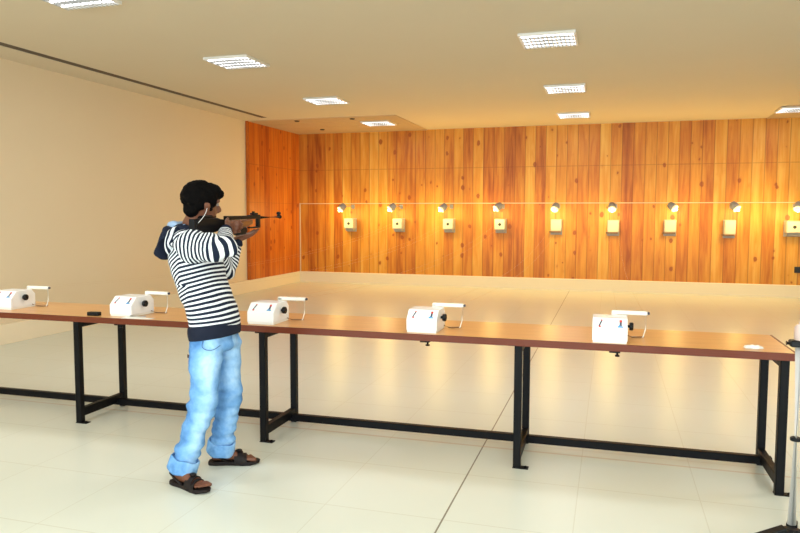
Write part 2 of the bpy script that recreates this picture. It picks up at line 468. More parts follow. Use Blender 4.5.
# ------------------------------------------------------------------ target carrier units
M['enamel'] = new_mat('white_enamel', (.86, .87, .88), .3, coat=.2)
M['enamel2'] = new_mat('off_white_bar', (.86, .85, .78), .35)
M['red'] = new_mat('red_mark', (.60, .04, .03), .4)
M['blue'] = new_mat('blue_mark', (.05, .30, .62), .4)
M['mark'] = new_mat('dark_mark', (.05, .05, .08), .4)
M['knob'] = new_mat('knob_black', (.007, .008, .009), .4, spec=.2)
W = .19
prof = [(0, 0), (0, .078), (.055, .135), (.20, .135), (.235, .100), (.235, 0)]
def make_unit():
    t = thing('target_carrier_unit', '', 'target carrier', (0, 0, 0), 0, 'white target carrier units on the bench')
    bm = bmesh.new(); prism(bm, [(a, b + .012 if b == 0 else b) for a, b in prof], 0, W, 'x', .004); obj('housing', bm, M['enamel'], t)
    bm = bmesh.new(); box(bm, (.004, .004, 0), (W - .004, .231, .0135)); obj('base', bm, M['enamel2'], t)
    # marks on the slanted panel (n = panel normal)
    sy, sz = .055, .057; L = math.hypot(sy, sz); dirv = V((0, sy / L, sz / L)); nrm = V((0, -sz / L, sy / L)); o0 = V((0, 0, .078))
    Mx = Matrix(((1, dirv.x, nrm.x, 0), (0, dirv.y, nrm.y, 0), (0, dirv.z, nrm.z, .078), (0, 0, 0, 1)))
    def sh(lo, hi, rot=0.):
        c = (V(lo) + V(hi)) / 2
        return Mx @ Matrix.Translation(c) @ Matrix.Rotation(rot, 4, 'Z') @ Matrix.Translation(-c)
    bm = bmesh.new()
    for lo, hi, r, mi in (((.040, .018, 0), (.047, .064, .0016), -.35, 1), ((.034, .014, 0), (.046, .022, .0018), 0, 0), ((.046, .058, 0), (.054, .066, .0018), .3, 0)):
        box(bm, lo, hi, 0, mi, sh(lo, hi, r))
    obj('panel_mark', bm, [M['red'], M['mark']], t)
    bm = bmesh.new()
    for lo, hi, r, mi in (((.146, .052, 0), (.160, .066, .0018), 0, 0), ((.147, .026, 0), (.158, .052, .0016), 0, 1), ((.136, .016, 0), (.166, .023, .0018), 0, 2), ((.143, .022, 0), (.149, .034, .0020), -.5, 2)):
        box(bm, lo, hi, 0, mi, sh(lo, hi, r))
    obj('panel_mark', bm, [M['red'], M['mark'], M['blue']], t)
    bm = bmesh.new(); lathe(bm, [(.008, 0), (.008, .012), (.021, .012), (.023, .016), (.023, .030), (.019, .034), (.006, .034), (.006, .030)], (W, .115, .083), (1, 0, 0), 20)
    obj('knob', bm, M['knob'], t, True)
    # swing arm standing up behind the box, bar to the right, thin rod down to the bench
    bm = bmesh.new()
    box(bm, (.105, .236, .0), (.135, .262, .150), .003)
    box(bm, (.105, .236, .132), (.305, .262, .155), .004)
    obj('arm', bm, M['enamel2'], t)
    bm = bmesh.new(); box(bm, (.3055, .240, .136), (.318, .258, .152), .003); obj('arm_tip', bm, M['mark'], t)
    bm = bmesh.new(); tube(bm, [(.296, .249, .131), (.297, .250, .05), (.285, .245, .004), (.22, .235, .004)], .0035, 8); obj('wire_rod', bm, M['enamel2'], t, True)
    bm = bmesh.new(); tube(bm, [(W, .20, .02), (W + .03, .215, .006), (W + .10, .25, .004)], .0035, 8); obj('lead', bm, M['rust'], t, True)
    return t
units = [(-4.41, .125, 0., 'white target carrier unit cut by the left edge of the photo'),
         (-3.325, .095, -.08, 'white target carrier unit beside the small black block, left of the shooter'),
         (-2.225, .055, 0., 'white target carrier unit just right of the shooter'),
         (-1.140, .050, 0., 'white target carrier unit in the middle of the bench, second from the right'),
         (-.045, .025, 0., 'rightmost white target carrier unit on the bench')]
U0 = make_unit()
M['cord'] = new_mat('pale_cord', (.62, .46, .28), .6)
for i, (x, dy, r, l) in enumerate(units):
    t = U0 if i == 0 else copy_tree(U0)
    t.location = onb(x, BF + dy); t.rotation_euler = (0, 0, .0106 + r); t['label'] = l
    # screw of the clamp under the bench edge
    bm = bmesh.new(); p = onb(x + .06, BF + .05, 0)
    X0 = x + (.05 if i != 2 else .03)
    box(bm, (X0, BF + .02, TOPZ - .052), (X0 + .06, BF + .06, TOPZ - .0405), .002)
    lathe(bm, [(.006, 0), (.006, .014), (.013, .014), (.013, .022)], (X0 + .045, BF + .04, TOPZ - .052), (0, 0, -1), 10)
    obj('clamp_screw', bm, M['steel'], bench)
    # cord from the arm to the target of the lane
    Mw = Matrix.Translation(t.location) @ Matrix.Rotation(.0106 + r, 4, 'Z')
    for q, off in enumerate((0, 1)):
        a = Mw @ V((.285 - off * .15, .262, .148)); b = V((tx[i + 1] + (.07 - off * .14), WOODY - .21 if i < 3 else WOODY - .13, tz[i + 1] + .02))
        if q == 0 and i == 0: pass
        pts = []
        for k in range(25):
            s = k / 24; p = a.lerp(b, s); p.z -= .42 * 4 * s * (1 - s) * .5; pts.append(p)
        bm = bmesh.new(); tube(bm, pts, .0005, 5)
        names = ['leftmost', 'second', 'third', 'fourth', 'fifth']
        o = obj('pull_cord', bm, M['cord'], None, True)
        tag(o, 'thin pale cord, %s of the pair from the %s carrier unit to its target' % (('right', 'left')[q], names[i]), 'cord', 'thin cords to the targets')

# small things lying on the bench
bm = bmesh.new(); box(bm, (-.045, -.022, 0), (.045, .022, .026), .004)
o = obj('black_block', bm, M['knob']); o.location = onb(-3.435, BF + .070); o.rotation_euler = (0, 0, .05)
tag(o, 'small black block on the bench, left of the second carrier unit', 'block')
M['paper'] = new_mat('paper', (.86, .85, .80), .6)
bm = bmesh.new()
N = 8
g = [[bm.verts.new((-.11 + .22 * a / N, -.035 + .07 * b / N, .0025 + .004 * math.sin(a * .7) * (b / N))) for b in range(N + 1)] for a in range(N + 1)]
for a in range(N):
    for b in range(N): bm.faces.new((g[a][b], g[a + 1][b], g[a + 1][b + 1], g[a][b + 1]))
r = bmesh.ops.extrude_face_region(bm, geom=bm.faces[:])
for q in r['geom']:
    if isinstance(q, bmesh.types.BMVert): q.co.z -= .0022
o = obj('paper_sheet', bm, M['paper'], None, True); o.location = onb(-3.06, BF + .055); o.rotation_euler = (0, 0, .12)
tag(o, 'loose white paper slip on the bench in front of the second carrier unit', 'paper')
bm = bmesh.new(); tube(bm, [(-.06, 0, 0), (.05, .01, 0), (.062, .011, 0)], [.0035, .0035, .001], 8)
o = obj('pen', bm, new_mat('pen_grey', (.35, .36, .36), .4), None, True); o.location = onb(-3.07, BF + .06, TOPZ + .0125)
tag(o, 'thin grey pen lying on the loose paper slip', 'pen')
bm = bmesh.new(); bmesh.ops.create_icosphere(bm, subdivisions=4, radius=1)
for v in bm.verts:
    n = noise.noise(v.co * 2.3) * .45 + noise.noise(v.co * 6) * .2
    c = v.co * (1 + n); v.co = V((c.x * .042, c.y * .028, max(c.z, -.55) * .011 + .006))
o = obj('crumpled_tissue', bm, M['paper'], None, True); o.location = onb(.795, BF + .10); tag(o, 'crumpled scrap of white tissue near the right end of the bench', 'tissue')

# ------------------------------------------------------------------ metal stand at the right edge
M['alu'] = new_mat('brushed_aluminium', (.80, .82, .86), .35)
M['pink'] = new_mat('pale_pink_plastic', (.62, .48, .44), .3)
st = thing('floor_stand', 'silver pole stand on a black foot at the right edge of the photo', 'stand', (.782, 3.30, 0))
bm = bmesh.new(); tube(bm, [(0, 0, .15), (0, 0, .93)], .0175, 20); obj('pole', bm, M['alu'], st, True)
bm = bmesh.new(); lathe(bm, [(.0178, 0), (.0215, .002), (.0215, .014), (.0178, .016)], (0, 0, .52), (0, 0, 1), 20); obj('collar', bm, M['knob'], st)
bm = bmesh.new(); lathe(bm, [(.045, -.03), (.05, 0), (.040, .02), (.02, .026)], (0, 0, .105), (0, 0, 1), 20); obj('hub', bm, M['knob'], st)
for k in range(3):
    a = PI + .28 + k * 2 * PI / 3
    Mr = Matrix.Rotation(a, 4, 'Z')
    bm = bmesh.new()
    pf = [(.03, .075), (.03, .140), (.36, .03), (.38, .0), (.33, .0)]
    prism(bm, pf, -.022, .022, 'y', .004)
    for v in bm.verts: v.co = Mr @ v.co
    obj('leg', bm, M['knob'], st)
bm = bmesh.new(); box(bm, (-.04, -.025, .93), (.05, .025, .958), .005); tube(bm, [(-.028, 0, .944), (-.052, 0, .944)], .010, 10); obj('clamp', bm, M['knob'], st)
bm = bmesh.new(); lathe(bm, [(.026, 0), (.028, .004), (.028, .055), (.020, .066), (.012, .070), (.012, .082)], (.005, 0, .9585), (0, 0, 1), 20)
tag(obj('plastic_bottle', bm, M['pink'], None, True), 'pale pinkish bottle standing on the clamp of the pole stand', 'bottle')
bpy.data.objects['plastic_bottle'].location = (.782, 3.30, 0)

# ------------------------------------------------------------------ the shooter
def catmull(P, n):
    """resample a list of tuples of Vectors (centre, U, V)"""
    out = []
    m = len(P)
    for i in range(m - 1):
        p0, p1, p2, p3 = P[max(i - 1, 0)], P[i], P[i + 1], P[min(i + 2, m - 1)]
        for k in range(n):
            t = k / n
            out.append(tuple(.5 * ((2 * b) + (c - a) * t + (2 * a - 5 * b + 4 * c - d) * t * t + (3 * b - a - 3 * c + d) * t ** 3) for a, b, c, d in zip(p0, p1, p2, p3)))
    out.append(P[-1])
    return out

def loft(bm, P, n=20, sub=4, sq=1., cap=.5):
    """P = [(centre, U, V)], closed tube with rounded ends"""
    P = [(V(a), V(b), V(c)) for a, b, c in P]
    R = catmull(P, sub)
    d0 = (R[0][0] - R[1][0]).normalized(); d1 = (R[-1][0] - R[-2][0]).normalized()
    r0 = min(R[0][1].length, R[0][2].length) * cap; r1 = min(R[-1][1].length, R[-1][2].length) * cap
    pre = [(R[0][0] + d0 * r0 * s, R[0][1] * c, R[0][2] * c) for s, c in ((1., .25), (.8, .62), (.45, .88))]
    post = [(R[-1][0] + d1 * r1 * s, R[-1][1] * c, R[-1][2] * c) for s, c in ((.45, .88), (.8, .62), (1., .25))]
    rings = []
    for c, u, v in pre + R + post:
        rg = []
        for k in range(n):
            a = 2 * PI * k / n; ca_, sa_ = math.cos(a), math.sin(a)
            x = math.copysign(abs(ca_) ** sq, ca_); y = math.copysign(abs(sa_) ** sq, sa_)
            rg.append(bm.verts.new(c + u * x + v * y))
        rings.append(rg)
    for a, b in zip(rings, rings[1:]):
        for k in range(n): bm.faces.new((a[k], a[(k + 1) % n], b[(k + 1) % n], b[k]))
    bm.faces.new(rings[0]); bm.faces.new(rings[-1])

def limb(bm, pts, n=16, sub=4):
    """pts = [(point, ru, rv)], frames from direction, carried along"""
    C = [V(p[0]) for p in pts]; out = []; pu = None
    for i, p in enumerate(pts):
        d = (C[min(i + 1, len(C) - 1)] - C[max(i - 1, 0)]).normalized()
        if pu is None: u, v = frame_of(d)
        else: u = (pu - d * pu.dot(d)).normalized(); v = d.cross(u).normalized()
        pu = u
        out.append((C[i], u * p[1], v * (p[2] if len(p) > 2 else p[1])))
    loft(bm, out, n, sub)

def ell(bm, c, r, rot=None):
    g = bmesh.ops.create_icosphere(bm, subdivisions=3, radius=1.)
    for v in g['verts']:
        q = V((v.co.x * r[0], v.co.y * r[1], v.co.z * r[2]))
        v.co = V(c) + (rot @ q if rot else q)

def fuse(name, bm, vox, smooth=4, fac=.5):
    """one continuous surface out of overlapping closed shapes"""
    bmesh.ops.recalc_face_normals(bm, faces=bm.faces)
    me = bpy.data.meshes.new('tmp'); bm.to_mesh(me); bm.free()
    o = bpy.data.objects.new('tmp', me); COL.objects.link(o)
    r = o.modifiers.new('r', 'REMESH'); r.mode = 'VOXEL'; r.voxel_size = vox; r.adaptivity = 0.
    s = o.modifiers.new('s', 'SMOOTH'); s.iterations = smooth; s.factor = fac
    dg = bpy.context.evaluated_depsgraph_get(); dg.update()
    m2 = bpy.data.meshes.new_from_object(o.evaluated_get(dg), depsgraph=dg)
    bpy.data.objects.remove(o); bpy.data.meshes.remove(me)
    m2.name = name
    m2.materials.clear()
    for p in m2.polygons: p.use_smooth = True
    return m2

def linkmesh(name, me, mat, parent):
    for q in (mat if isinstance(mat, (list, tuple)) else [mat]): me.materials.append(q)
    o = bpy.data.objects.new(name, me); COL.objects.link(o); o.parent = parent
    return o

def skin_mat():
    m = new_mat('brown_skin', (.22, .085, .045), .48, spec=.4); t = NT(m)
    n = t.noise(t.tc.outputs['Object'], 18., 4.)
    t.base(t.mix(n, (.19, .070, .036), (.12, .042, .022)))
    t.b.inputs['Subsurface Weight'].default_value = .05
    t.b.inputs['Subsurface Radius'].default_value = (.01, .004, .002)
    return m
M['skin'] = skin_mat()
M['palm'] = M['skin']

def stripes():
    m = new_mat('striped_jersey', (.8, .8, .8), .85, spec=.2); t = NT(m)
    s = t.attr('stripe')
    f = t.math('FRACT', t.math('ADD', s, 50.))
    wv = t.math('MULTIPLY', t.noise(t.tc.outputs['Object'], 25., 2.), .05)
    f = t.math('ADD', f, wv)
    st_ = t.math('LESS_THAN', f, .57)
    t.base(t.mix(st_, (.80, .83, .88), (.010, .016, .035)))
    t.bump(t.noise(t.tc.outputs['Object'], 260., 2.), .15, .001)
    return m
M['stripe'] = stripes()
M['navy'] = new_mat('navy_knit', (.010, .014, .030), .85, spec=.2)
M['lining'] = new_mat('pale_blue_lining', (.30, .42, .62), .8, spec=.2)

def denim(name, fade=True):
    m = new_mat(name, (.3, .5, .75), .8, spec=.2); t = NT(m)
    co = t.tc.outputs['Object']
    n = t.noise(co, 7., 4., .55, .6); n2 = t.noise(co, 42., 3.)
    f = t.math('ADD', t.math('MULTIPLY', n, .8), t.math('MULTIPLY', n2, .25))
    if fade: f = t.math('ADD', t.math('MULTIPLY', f, .75), t.math('MULTIPLY', t.attr('fade'), .32))
    t.base(t.ramp(f, [(.30, (.07, .20, .46)), (.52, (.17, .38, .72)), (.72, (.36, .60, .90)), (.95, (.66, .82, .98))]))
    w = t.sep(co)
    t.bump(t.math('SINE', t.math('MULTIPLY', t.math('ADD', t.math('ADD', w[0], w[1]), w[2]), 1800.)), .08, .0006)
    return m
M['denim'] = denim('washed_denim')
M['denim_cuff'] = denim('denim_inside', False)

person = thing('person', 'person in striped hoodie, light blue jeans and dark sandals aiming a rifle beside the bench', 'person', (-2.18, 3.42, 0))
PO = V((-2.18, 3.42, 0))
def L_(p): return V(p) - PO        # world -> person frame

def dirs(d, side):
    d = V(d).normalized(); s = V(side); s = (s - d * s.dot(d)).normalized(); return d, s, d.cross(s).normalized()

# --- hand: wrist point, finger direction, towards-thumb side, palm normal sign
def hand(bm, wrist, d, thumb_side, curls, spread=.06, thumb=None, scale=1.):
    d, s, nrm = dirs(d, thumb_side)       # nrm = d x s
    w = V(wrist); k = scale
    loft(bm, [(w - d * .03 * k, s * .026 * k, nrm * .020 * k), (w, s * .027 * k, nrm * .019 * k), (w + d * .03 * k, s * .036 * k, nrm * .017 * k),
              (w + d * .065 * k, s * .041 * k, nrm * .015 * k), (w + d * .088 * k, s * .040 * k, nrm * .012 * k)], 14, 3, .85)
    lens = [.070, .080, .074, .058]
    for i in range(4):
        off = (.030 - i * .020) * k
        base = w + d * (.082 - abs(i - 1.2) * .004) * k + s * off
        dd = (d + s * (off / k) * spread * 20 * .1).normalized()
        ang = 0; p = base - dd * .02 * k; pts = [(p, .0098 * k)]
        p = base; pts.append((p, .0098 * k))
        for j, (fl, c) in enumerate(zip((.42, .31, .27), curls[i] if isinstance(curls[0], (tuple, list)) else curls)):
            ang += c
            q = (dd * math.cos(ang) + nrm * math.sin(ang))
            p = p + q * lens[i] * fl * k * 1.12
            pts.append((p, (.0092 - j * .0009) * k))
        limb(bm, pts, 10, 3)
    # thumb from the side of the palm near its base
    tb = w + d * .022 * k + s * .026 * k
    td = thumb or (d * .75 + s * .65 + nrm * .2)
    td = V(td).normalized()
    limb(bm, [(tb - td * .015 * k, .013 * k), (tb + td * .018 * k, .0125 * k), (tb + td * .045 * k + nrm * .004 * k, .0105 * k), (tb + td * .07 * k + nrm * .014 * k, .009 * k)], 10, 3)

HIPR = V((-2.132, 3.335, .84)); HIPL = V((-2.132, 3.505, .84))
# joint places
SHR = V((-2.235, 3.275, 1.325)); ELR = V((-1.985, 3.280, 1.302)); WRR = V((-2.095, 3.505, 1.405))
SHL = V((-2.270, 3.575, 1.325)); ELL = V((-2.235, 3.720, 1.140)); WRL = V((-2.200, 3.815, 1.335))
KNR = V((-2.125, 3.290, .465)); ANR = V((-2.235, 3.235, .085))
KNL = V((-2.118, 3.545, .455)); ANL = V((-2.195, 3.565, .085))
HC = V((-2.200, 3.425, 1.531))      # head centre

def body_shapes(bm):
    # torso
    X, Y = V((1, 0, 0)), V((0, 1, 0))
    loft(bm, [((-2.135, 3.42, .80), X * .08, Y * .12), ((-2.135, 3.42, .90), X * .085, Y * .13), ((-2.15, 3.42, 1.00), X * .09, Y * .13),
              ((-2.20, 3.42, 1.12), X * .10, Y * .14), ((-2.245, 3.42, 1.25), X * .10, Y * .16), ((-2.262, 3.42, 1.34), X * .085, Y * .15), ((-2.268, 3.42, 1.385), X * .06, Y * .08)], 24)
    # neck
    limb(bm, [((-2.272, 3.42, 1.34), .062), ((-2.262, 3.42, 1.41), .056), ((-2.235, 3.415, 1.47), .054), ((-2.215, 3.41, 1.52), .058)])
    # head: skull, jaw, nose, ears, brow, chin
    R = Matrix.Rotation(-.50, 3, 'Z') @ Matrix.Rotation(-.10, 3, 'X') @ Matrix.Rotation(.12, 3, 'Y')
    def H(x, y, z): return HC + R @ V((x, y, z))
    ell(bm, H(0, -.012, .035), (.074, .095, .088), R)
    loft(bm, [(H(0, -.005, .03), R @ V((.066, 0, 0)), R @ V((0, .085, 0))), (H(0, .012, -.03), R @ V((.060, 0, 0)), R @ V((0, .074, 0))),
              (H(0, .030, -.075), R @ V((.048, 0, 0)), R @ V((0, .056, 0))), (H(0, .046, -.105), R @ V((.028, 0, 0)), R @ V((0, .034, 0)))], 20)
    limb(bm, [(H(0, .080, .030), .010), (H(0, .096, .010), .012), (H(0, .108, -.012), .015), (H(0, .094, -.020), .012)])   # nose
    for sx in (-1, 1):
        limb(bm, [(H(sx * .012, .086, .042), .010), (H(sx * .035, .078, .044), .010), (H(sx * .055, .058, .038), .009)], 10)   # brow
        limb(bm, [(H(sx * .008, .086, -.026), .008), (H(sx * .015, .088, -.027), .007)], 8)
        # ear
        loft(bm, [(H(sx * .072, -.006, -.028), R @ V((.008, 0, 0)), R @ V((0, .012, 0))), (H(sx * .082, -.012, -.004), R @ V((.009, 0, 0)), R @ V((0, .018, 0))),
                  (H(sx * .088, -.018, .016), R @ V((.008, 0, 0)), R @ V((0, .020, 0))), (H(sx * .077, -.014, .034), R @ V((.005, 0, 0)), R @ V((0, .011, 0)))], 12)
    limb(bm, [(H(-.022, .078, -.048), .006), (H(0, .088, -.047), .009), (H(.022, .078, -.048), .006)], 10)   # upper lip
    limb(bm, [(H(-.018, .076, -.060), .006), (H(0, .084, -.060), .009), (H(.018, .076, -.060), .006)], 10)   # lower lip
    # arms
    limb(bm, [(SHR, .055), (SHR.lerp(ELR, .35), .048), (SHR.lerp(ELR, .85), .040), (ELR, .040), (ELR.lerp(WRR, .25), .040), (ELR.lerp(WRR, .7), .031), (WRR, .026)])
    limb(bm, [(SHL, .055), (SHL.lerp(ELL, .35), .048), (SHL.lerp(ELL, .85), .040), (ELL, .040), (ELL.lerp(WRL, .25), .040), (ELL.lerp(WRL, .7), .031), (WRL, .026)])
    # right hand round the pistol grip, left hand flat under the fore end
    hand(bm, WRR, (-.22, .93, .06), (-.15, 0, 1), [(.55, .75, .6), (.75, .85, .7), (.8, .9, .7), (.85, .9, .7)], thumb=(-.55, .75, .45))
    hand(bm, WRL, (.42, .84, .28), (-.80, .40, 0), [(.08, .12, .08), (.06, .12, .10), (.1, .15, .12), (.16, .18, .15)], thumb=(-.65, .55, .45))
    # legs
    for hp, kn, an in ((HIPR, KNR, ANR), (HIPL, KNL, ANL)):
        limb(bm, [(hp, .060), (hp.lerp(kn, .3), .062), (hp.lerp(kn, .8), .056), (kn, .053), (kn.lerp(an, .25), .054), (kn.lerp(an, .7), .040), (an + V((0, 0, .03)), .036)])
    # feet
    for heel, toe in FEET: foot(bm, heel, toe)

FEET = [(V((-2.285, 3.232, .024)), V((-2.050, 3.165, .024))), (V((-2.250, 3.552, .024)), V((-2.010, 3.640, .024)))]
def foot(bm, heel, toe):
    d = (toe - heel).normalized(); s = V((0, 0, 1)).cross(d); Z = V((0, 0, 1)); L = (toe - heel).length
    sg = -1 if heel.y < 3.4 else 1     # outer side sign (s points to +Y side)
    def P(t, y, z): return heel + d * (t * L) + s * y + Z * z
    loft(bm, [(P(.06, 0, .028), s * .028, Z * .028), (P(.20, 0, .040), s * .031, Z * .040), (P(.42, 0, .036), s * .034, Z * .034), (P(.62, 0, .026), s * .040, Z * .024), (P(.80, 0, .016), s * .042, Z * .015)], 18)
    limb(bm, [(P(.20, 0, .03), .034), (P(.19, 0, .065), .034), (P(.17, 0, .11), .036)])
    ys = [-.033, -.012, .0055, .0215, .036]; rs = [.0115, .0078, .0075, .0072, .007]; le = [1.04, 1.03, .99, .95, .90]
    for y, r, l in zip(ys, rs, le):
        yy = -y * sg * -1 if sg > 0 else -y
        yy = y * sg
        limb(bm, [(P(.74, yy * .9, .015), r), (P(.88, yy, .014), r * 1.02), (P(l, yy, .010), r)], 10, 3)

bm = bmesh.new(); body_shapes(bm)
for v in bm.verts: v.co -= PO
me = fuse('body', bm, .0052, 3, .5)
linkmesh('body', me, M['skin'], person)

# eyes
R = Matrix.Rotation(-.50, 3, 'Z') @ Matrix.Rotation(-.10, 3, 'X') @ Matrix.Rotation(.12, 3, 'Y')
M['eye'] = new_mat('eye_white', (.30, .27, .24), .3); M['iris'] = new_mat('iris', (.02, .012, .01), .15)
for sx in (-1, 1):
    bm = bmesh.new(); c = HC + R @ V((sx * .031, .073, .024)) - PO
    g = bmesh.ops.create_uvsphere(bm, u_segments=16, v_segments=12, radius=.0108)
    for f in bm.faces:
        if f.calc_center_median().y > .0080: f.material_index = 1
    for v in bm.verts: v.co += c
    obj('eye', bm, [M['eye'], M['iris']], person, True)

# hair
def hair_mat():
    m = new_mat('black_hair', (.003, .0025, .0025), .8, spec=.05); t = NT(m)
    s = t.sep(t.tc.outputs['Object'])
    t.bump(t.noise(t.comb(t.math('MULTIPLY', s[0], 160.), t.math('MULTIPLY', s[1], 60.), t.math('MULTIPLY', s[2], 160.)), 1., 3.), .5, .004)
    return m
bm = bmesh.new()
def H(x, y, z): return HC + R @ V((x, y, z))
ell(bm, H(0, -.022, .052), (.090, .108, .094), R)
ell(bm, H(0, .035, .098), (.066, .062, .040), R)          # quiff at the front
ell(bm, H(.012, .075, .083), (.052, .034, .030), R)
ell(bm, H(.048, -.040, .026), (.034, .050, .050), R)      # sides above the ears
ell(bm, H(-.048, -.040, .026), (.034, .050, .050), R)
ell(bm, H(0, -.062, -.008), (.060, .044, .062), R)        # back down to the nape
for sx in (-1, 1): limb(bm, [(H(sx * .070, .020, .030), .016), (H(sx * .072, .018, .000), .010), (H(sx * .070, .018, -.016), .005)], 10)
for v in bm.verts: v.co -= PO
me = fuse('hair', bm, .0055, 5, .5)
for v in me.vertices:
    p = v.co + PO
    n = noise.noise(p * 38) * .0045 + noise.noise(p * 90) * .0025
    v.co += v.normal * n
linkmesh('hair', me, hair_mat(), person)

# --- hoodie (torso), sleeves and hood
def seg_param(p, chain):
    """arc length of the nearest point of a polyline"""
    best = 1e9; out = 0; acc = 0
    for a, b in zip(chain, chain[1:]):
        ab = b - a; l = ab.length; t = max(0, min(1, (p - a).dot(ab) / (l * l))); d = (p - a - ab * t).length
        if d < best: best = d; out = acc + t * l
        acc += l
    return out
def soft_param(p, ch):
    a, b, c = ch; l1 = (b - a).length; l2 = (c - b).length; u = (b - a) / l1; w = (c - b) / l2
    t1 = (p - a).dot(u); t2 = (p - b).dot(w)
    d1 = (p - a - u * max(-.2, min(l1, t1))).length; d2 = (p - b - w * max(0, min(l2, t2))).length
    k1 = 1 / (d1 ** 6 + 1e-12); k2 = 1 / (d2 ** 6 + 1e-12)
    return (k1 * t1 + k2 * (l1 + t2)) / (k1 + k2)
def set_attr(me, name, vals):
    a = me.attributes.new(name, 'FLOAT', 'POINT')
    a.data.foreach_set('value', vals)

X, Y = V((1, 0, 0)), V((0, 1, 0))
def tilt(x, z): return V((x, 0, z))
bm = bmesh.new()
loft(bm, [((-2.128, 3.42, .850), tilt(.128, .012), Y * .172), ((-2.137, 3.42, .93), tilt(.126, .015), Y * .170), ((-2.168, 3.42, 1.01), tilt(.120, .03), Y * .166),
          ((-2.200, 3.42, 1.09), tilt(.122, .03), Y * .168), ((-2.232, 3.42, 1.18), tilt(.124, .03), Y * .176), ((-2.252, 3.42, 1.27), tilt(.118, .02), Y * .178),
          ((-2.262, 3.42, 1.335), tilt(.105, .01), Y * .160), ((-2.266, 3.42, 1.385), tilt(.080, 0), Y * .105), ((-2.262, 3.42, 1.415), tilt(.066, 0), Y * .070)], 32, 4, .95, .1)
ell(bm, SHR + V((.005, .02, .0)), (.075, .07, .08)); ell(bm, SHL + V((0, -.02, 0)), (.075, .07, .08))
for v in bm.verts: v.co -= PO
me = fuse('hoodie', bm, .009, 6, .5)
spine = [V((-2.128, 3.42, .80)) - PO, V((-2.137, 3.42, .93)) - PO, V((-2.168, 3.42, 1.01)) - PO, V((-2.20, 3.42, 1.09)) - PO, V((-2.232, 3.42, 1.18)) - PO, V((-2.262, 3.42, 1.42)) - PO]
vals = []
for v in me.vertices:
    p = v.co + PO
    fold = noise.noise(V((p.x * 5, p.y * 5, p.z * 16))) * .010 + noise.noise(V((p.x * 14, p.y * 14, p.z * 26))) * .004
    v.co += v.normal * fold
    zc = max(.8, min(1.4, p.z)); cx = -2.128 - .30 * max(0, min(.30, zc - .93)) - .12 * max(0, zc - 1.23); kk = .10 + .22 * max(0, min(1, (zc - .90) / .2))
    s = p.z - kk * (p.x - cx)
    # panels meet in a shallow chevron along the side seam
    back = max(0., -(p.x - (-2.235 if p.z > 1.1 else -2.19)) )
    s += back * .55 * max(0, min(1, (p.z - .95) / .2))
    s += .03 * noise.noise(p * 6) * .25
    vals.append(s / .0235)
set_attr(me, 'stripe', vals)
hoodie = linkmesh('hoodie', me, M['stripe'], person)

def sleeve(name, chain, rad, cuffpts):
    bm = bmesh.new()
    limb(bm, [(c, r[0], r[1]) for c, r in zip(chain, rad)], 20, 4)
    for v in bm.verts: v.co -= PO
    me = fuse(name, bm, .007, 4, .5)
    ch = [c - PO for c in (chain[1], chain[4], chain[6])]; vals = []
    for v in me.vertices:
        p = v.co + PO
        v.co += v.normal * (noise.noise(p * 16) * .007 + noise.noise(p * 34) * .003)
        vals.append((soft_param(v.co, ch) + noise.noise(p * 8) * .005) / .0235)
    set_attr(me, 'stripe', vals)
    o = linkmesh(name, me, M['stripe'], hoodie)
    bm = bmesh.new(); limb(bm, cuffpts, 16, 3)
    for v in bm.verts: v.co -= PO
    obj('cuff', bm, M['navy'], o, True)
sleeve('sleeve', [SHR + V((-.05, .015, .012)), SHR + V((.03, 0, -.004)), SHR.lerp(ELR, .5) + V((0, 0, -.004)), SHR.lerp(ELR, .88) + V((0, 0, 0)), ELR + V((.010, .015, .006)), ELR.lerp(WRR, .3), ELR.lerp(WRR, .78)],
       [(.078, .085), (.078, .086), (.074, .082), (.066, .072), (.060, .064), (.054, .056), (.040, .040)],
       [(ELR.lerp(WRR, .74), .038), (ELR.lerp(WRR, .84), .037), (ELR.lerp(WRR, .94), .034)])
sleeve('sleeve', [SHL + V((-.01, -.05, .012)), SHL + V((0, .02, -.01)), SHL.lerp(ELL, .5), SHL.lerp(ELL, .88), ELL, ELL.lerp(WRL, .3), ELL.lerp(WRL, .76)],
       [(.075, .08), (.072, .078), (.066, .070), (.060, .063), (.056, .058), (.052, .054), (.040, .040)],
       [(ELL.lerp(WRL, .72), .038), (ELL.lerp(WRL, .84), .037), (ELL.lerp(WRL, .93), .034)])
# ribbed hem
bm = bmesh.new()
loft(bm, [((-2.128, 3.42, .800), tilt(.127, .018), Y * .168), ((-2.129, 3.42, .825), tilt(.131, .018), Y * .173), ((-2.131, 3.42, .850), tilt(.131, .018), Y * .174), ((-2.134, 3.42, .872), tilt(.126, .018), Y * .170)], 32, 3, .95, .05)
for v in bm.verts: v.co -= PO
obj('hem_band', bm, M['navy'], hoodie, True)
# hood hanging behind the neck, with its paler lining at the rim
bm = bmesh.new()
for v_ in ():
    pass
loft(bm, [((-2.325, 3.42, 1.405), V((.050, 0, -.020)), Y * .105), ((-2.365, 3.42, 1.375), V((.045, 0, -.035)), Y * .115), ((-2.410, 3.41, 1.325), V((.036, 0, .030)), Y * .112), ((-2.435, 3.40, 1.272), V((.040, 0, .012)), Y * .085), ((-2.425, 3.39, 1.240), V((.028, 0, 0)), Y * .045)], 24, 4, 1., .4)
limb(bm, [((-2.36, 3.33, 1.385), .040), ((-2.29, 3.325, 1.395), .038), ((-2.215, 3.345, 1.385), .030), ((-2.175, 3.40, 1.362), .022)])
limb(bm, [((-2.36, 3.51, 1.385), .040), ((-2.29, 3.515, 1.395), .038), ((-2.215, 3.495, 1.385), .030), ((-2.175, 3.44, 1.362), .022)])
for v in bm.verts: v.co -= PO
me = fuse('hood', bm, .007, 5, .5)
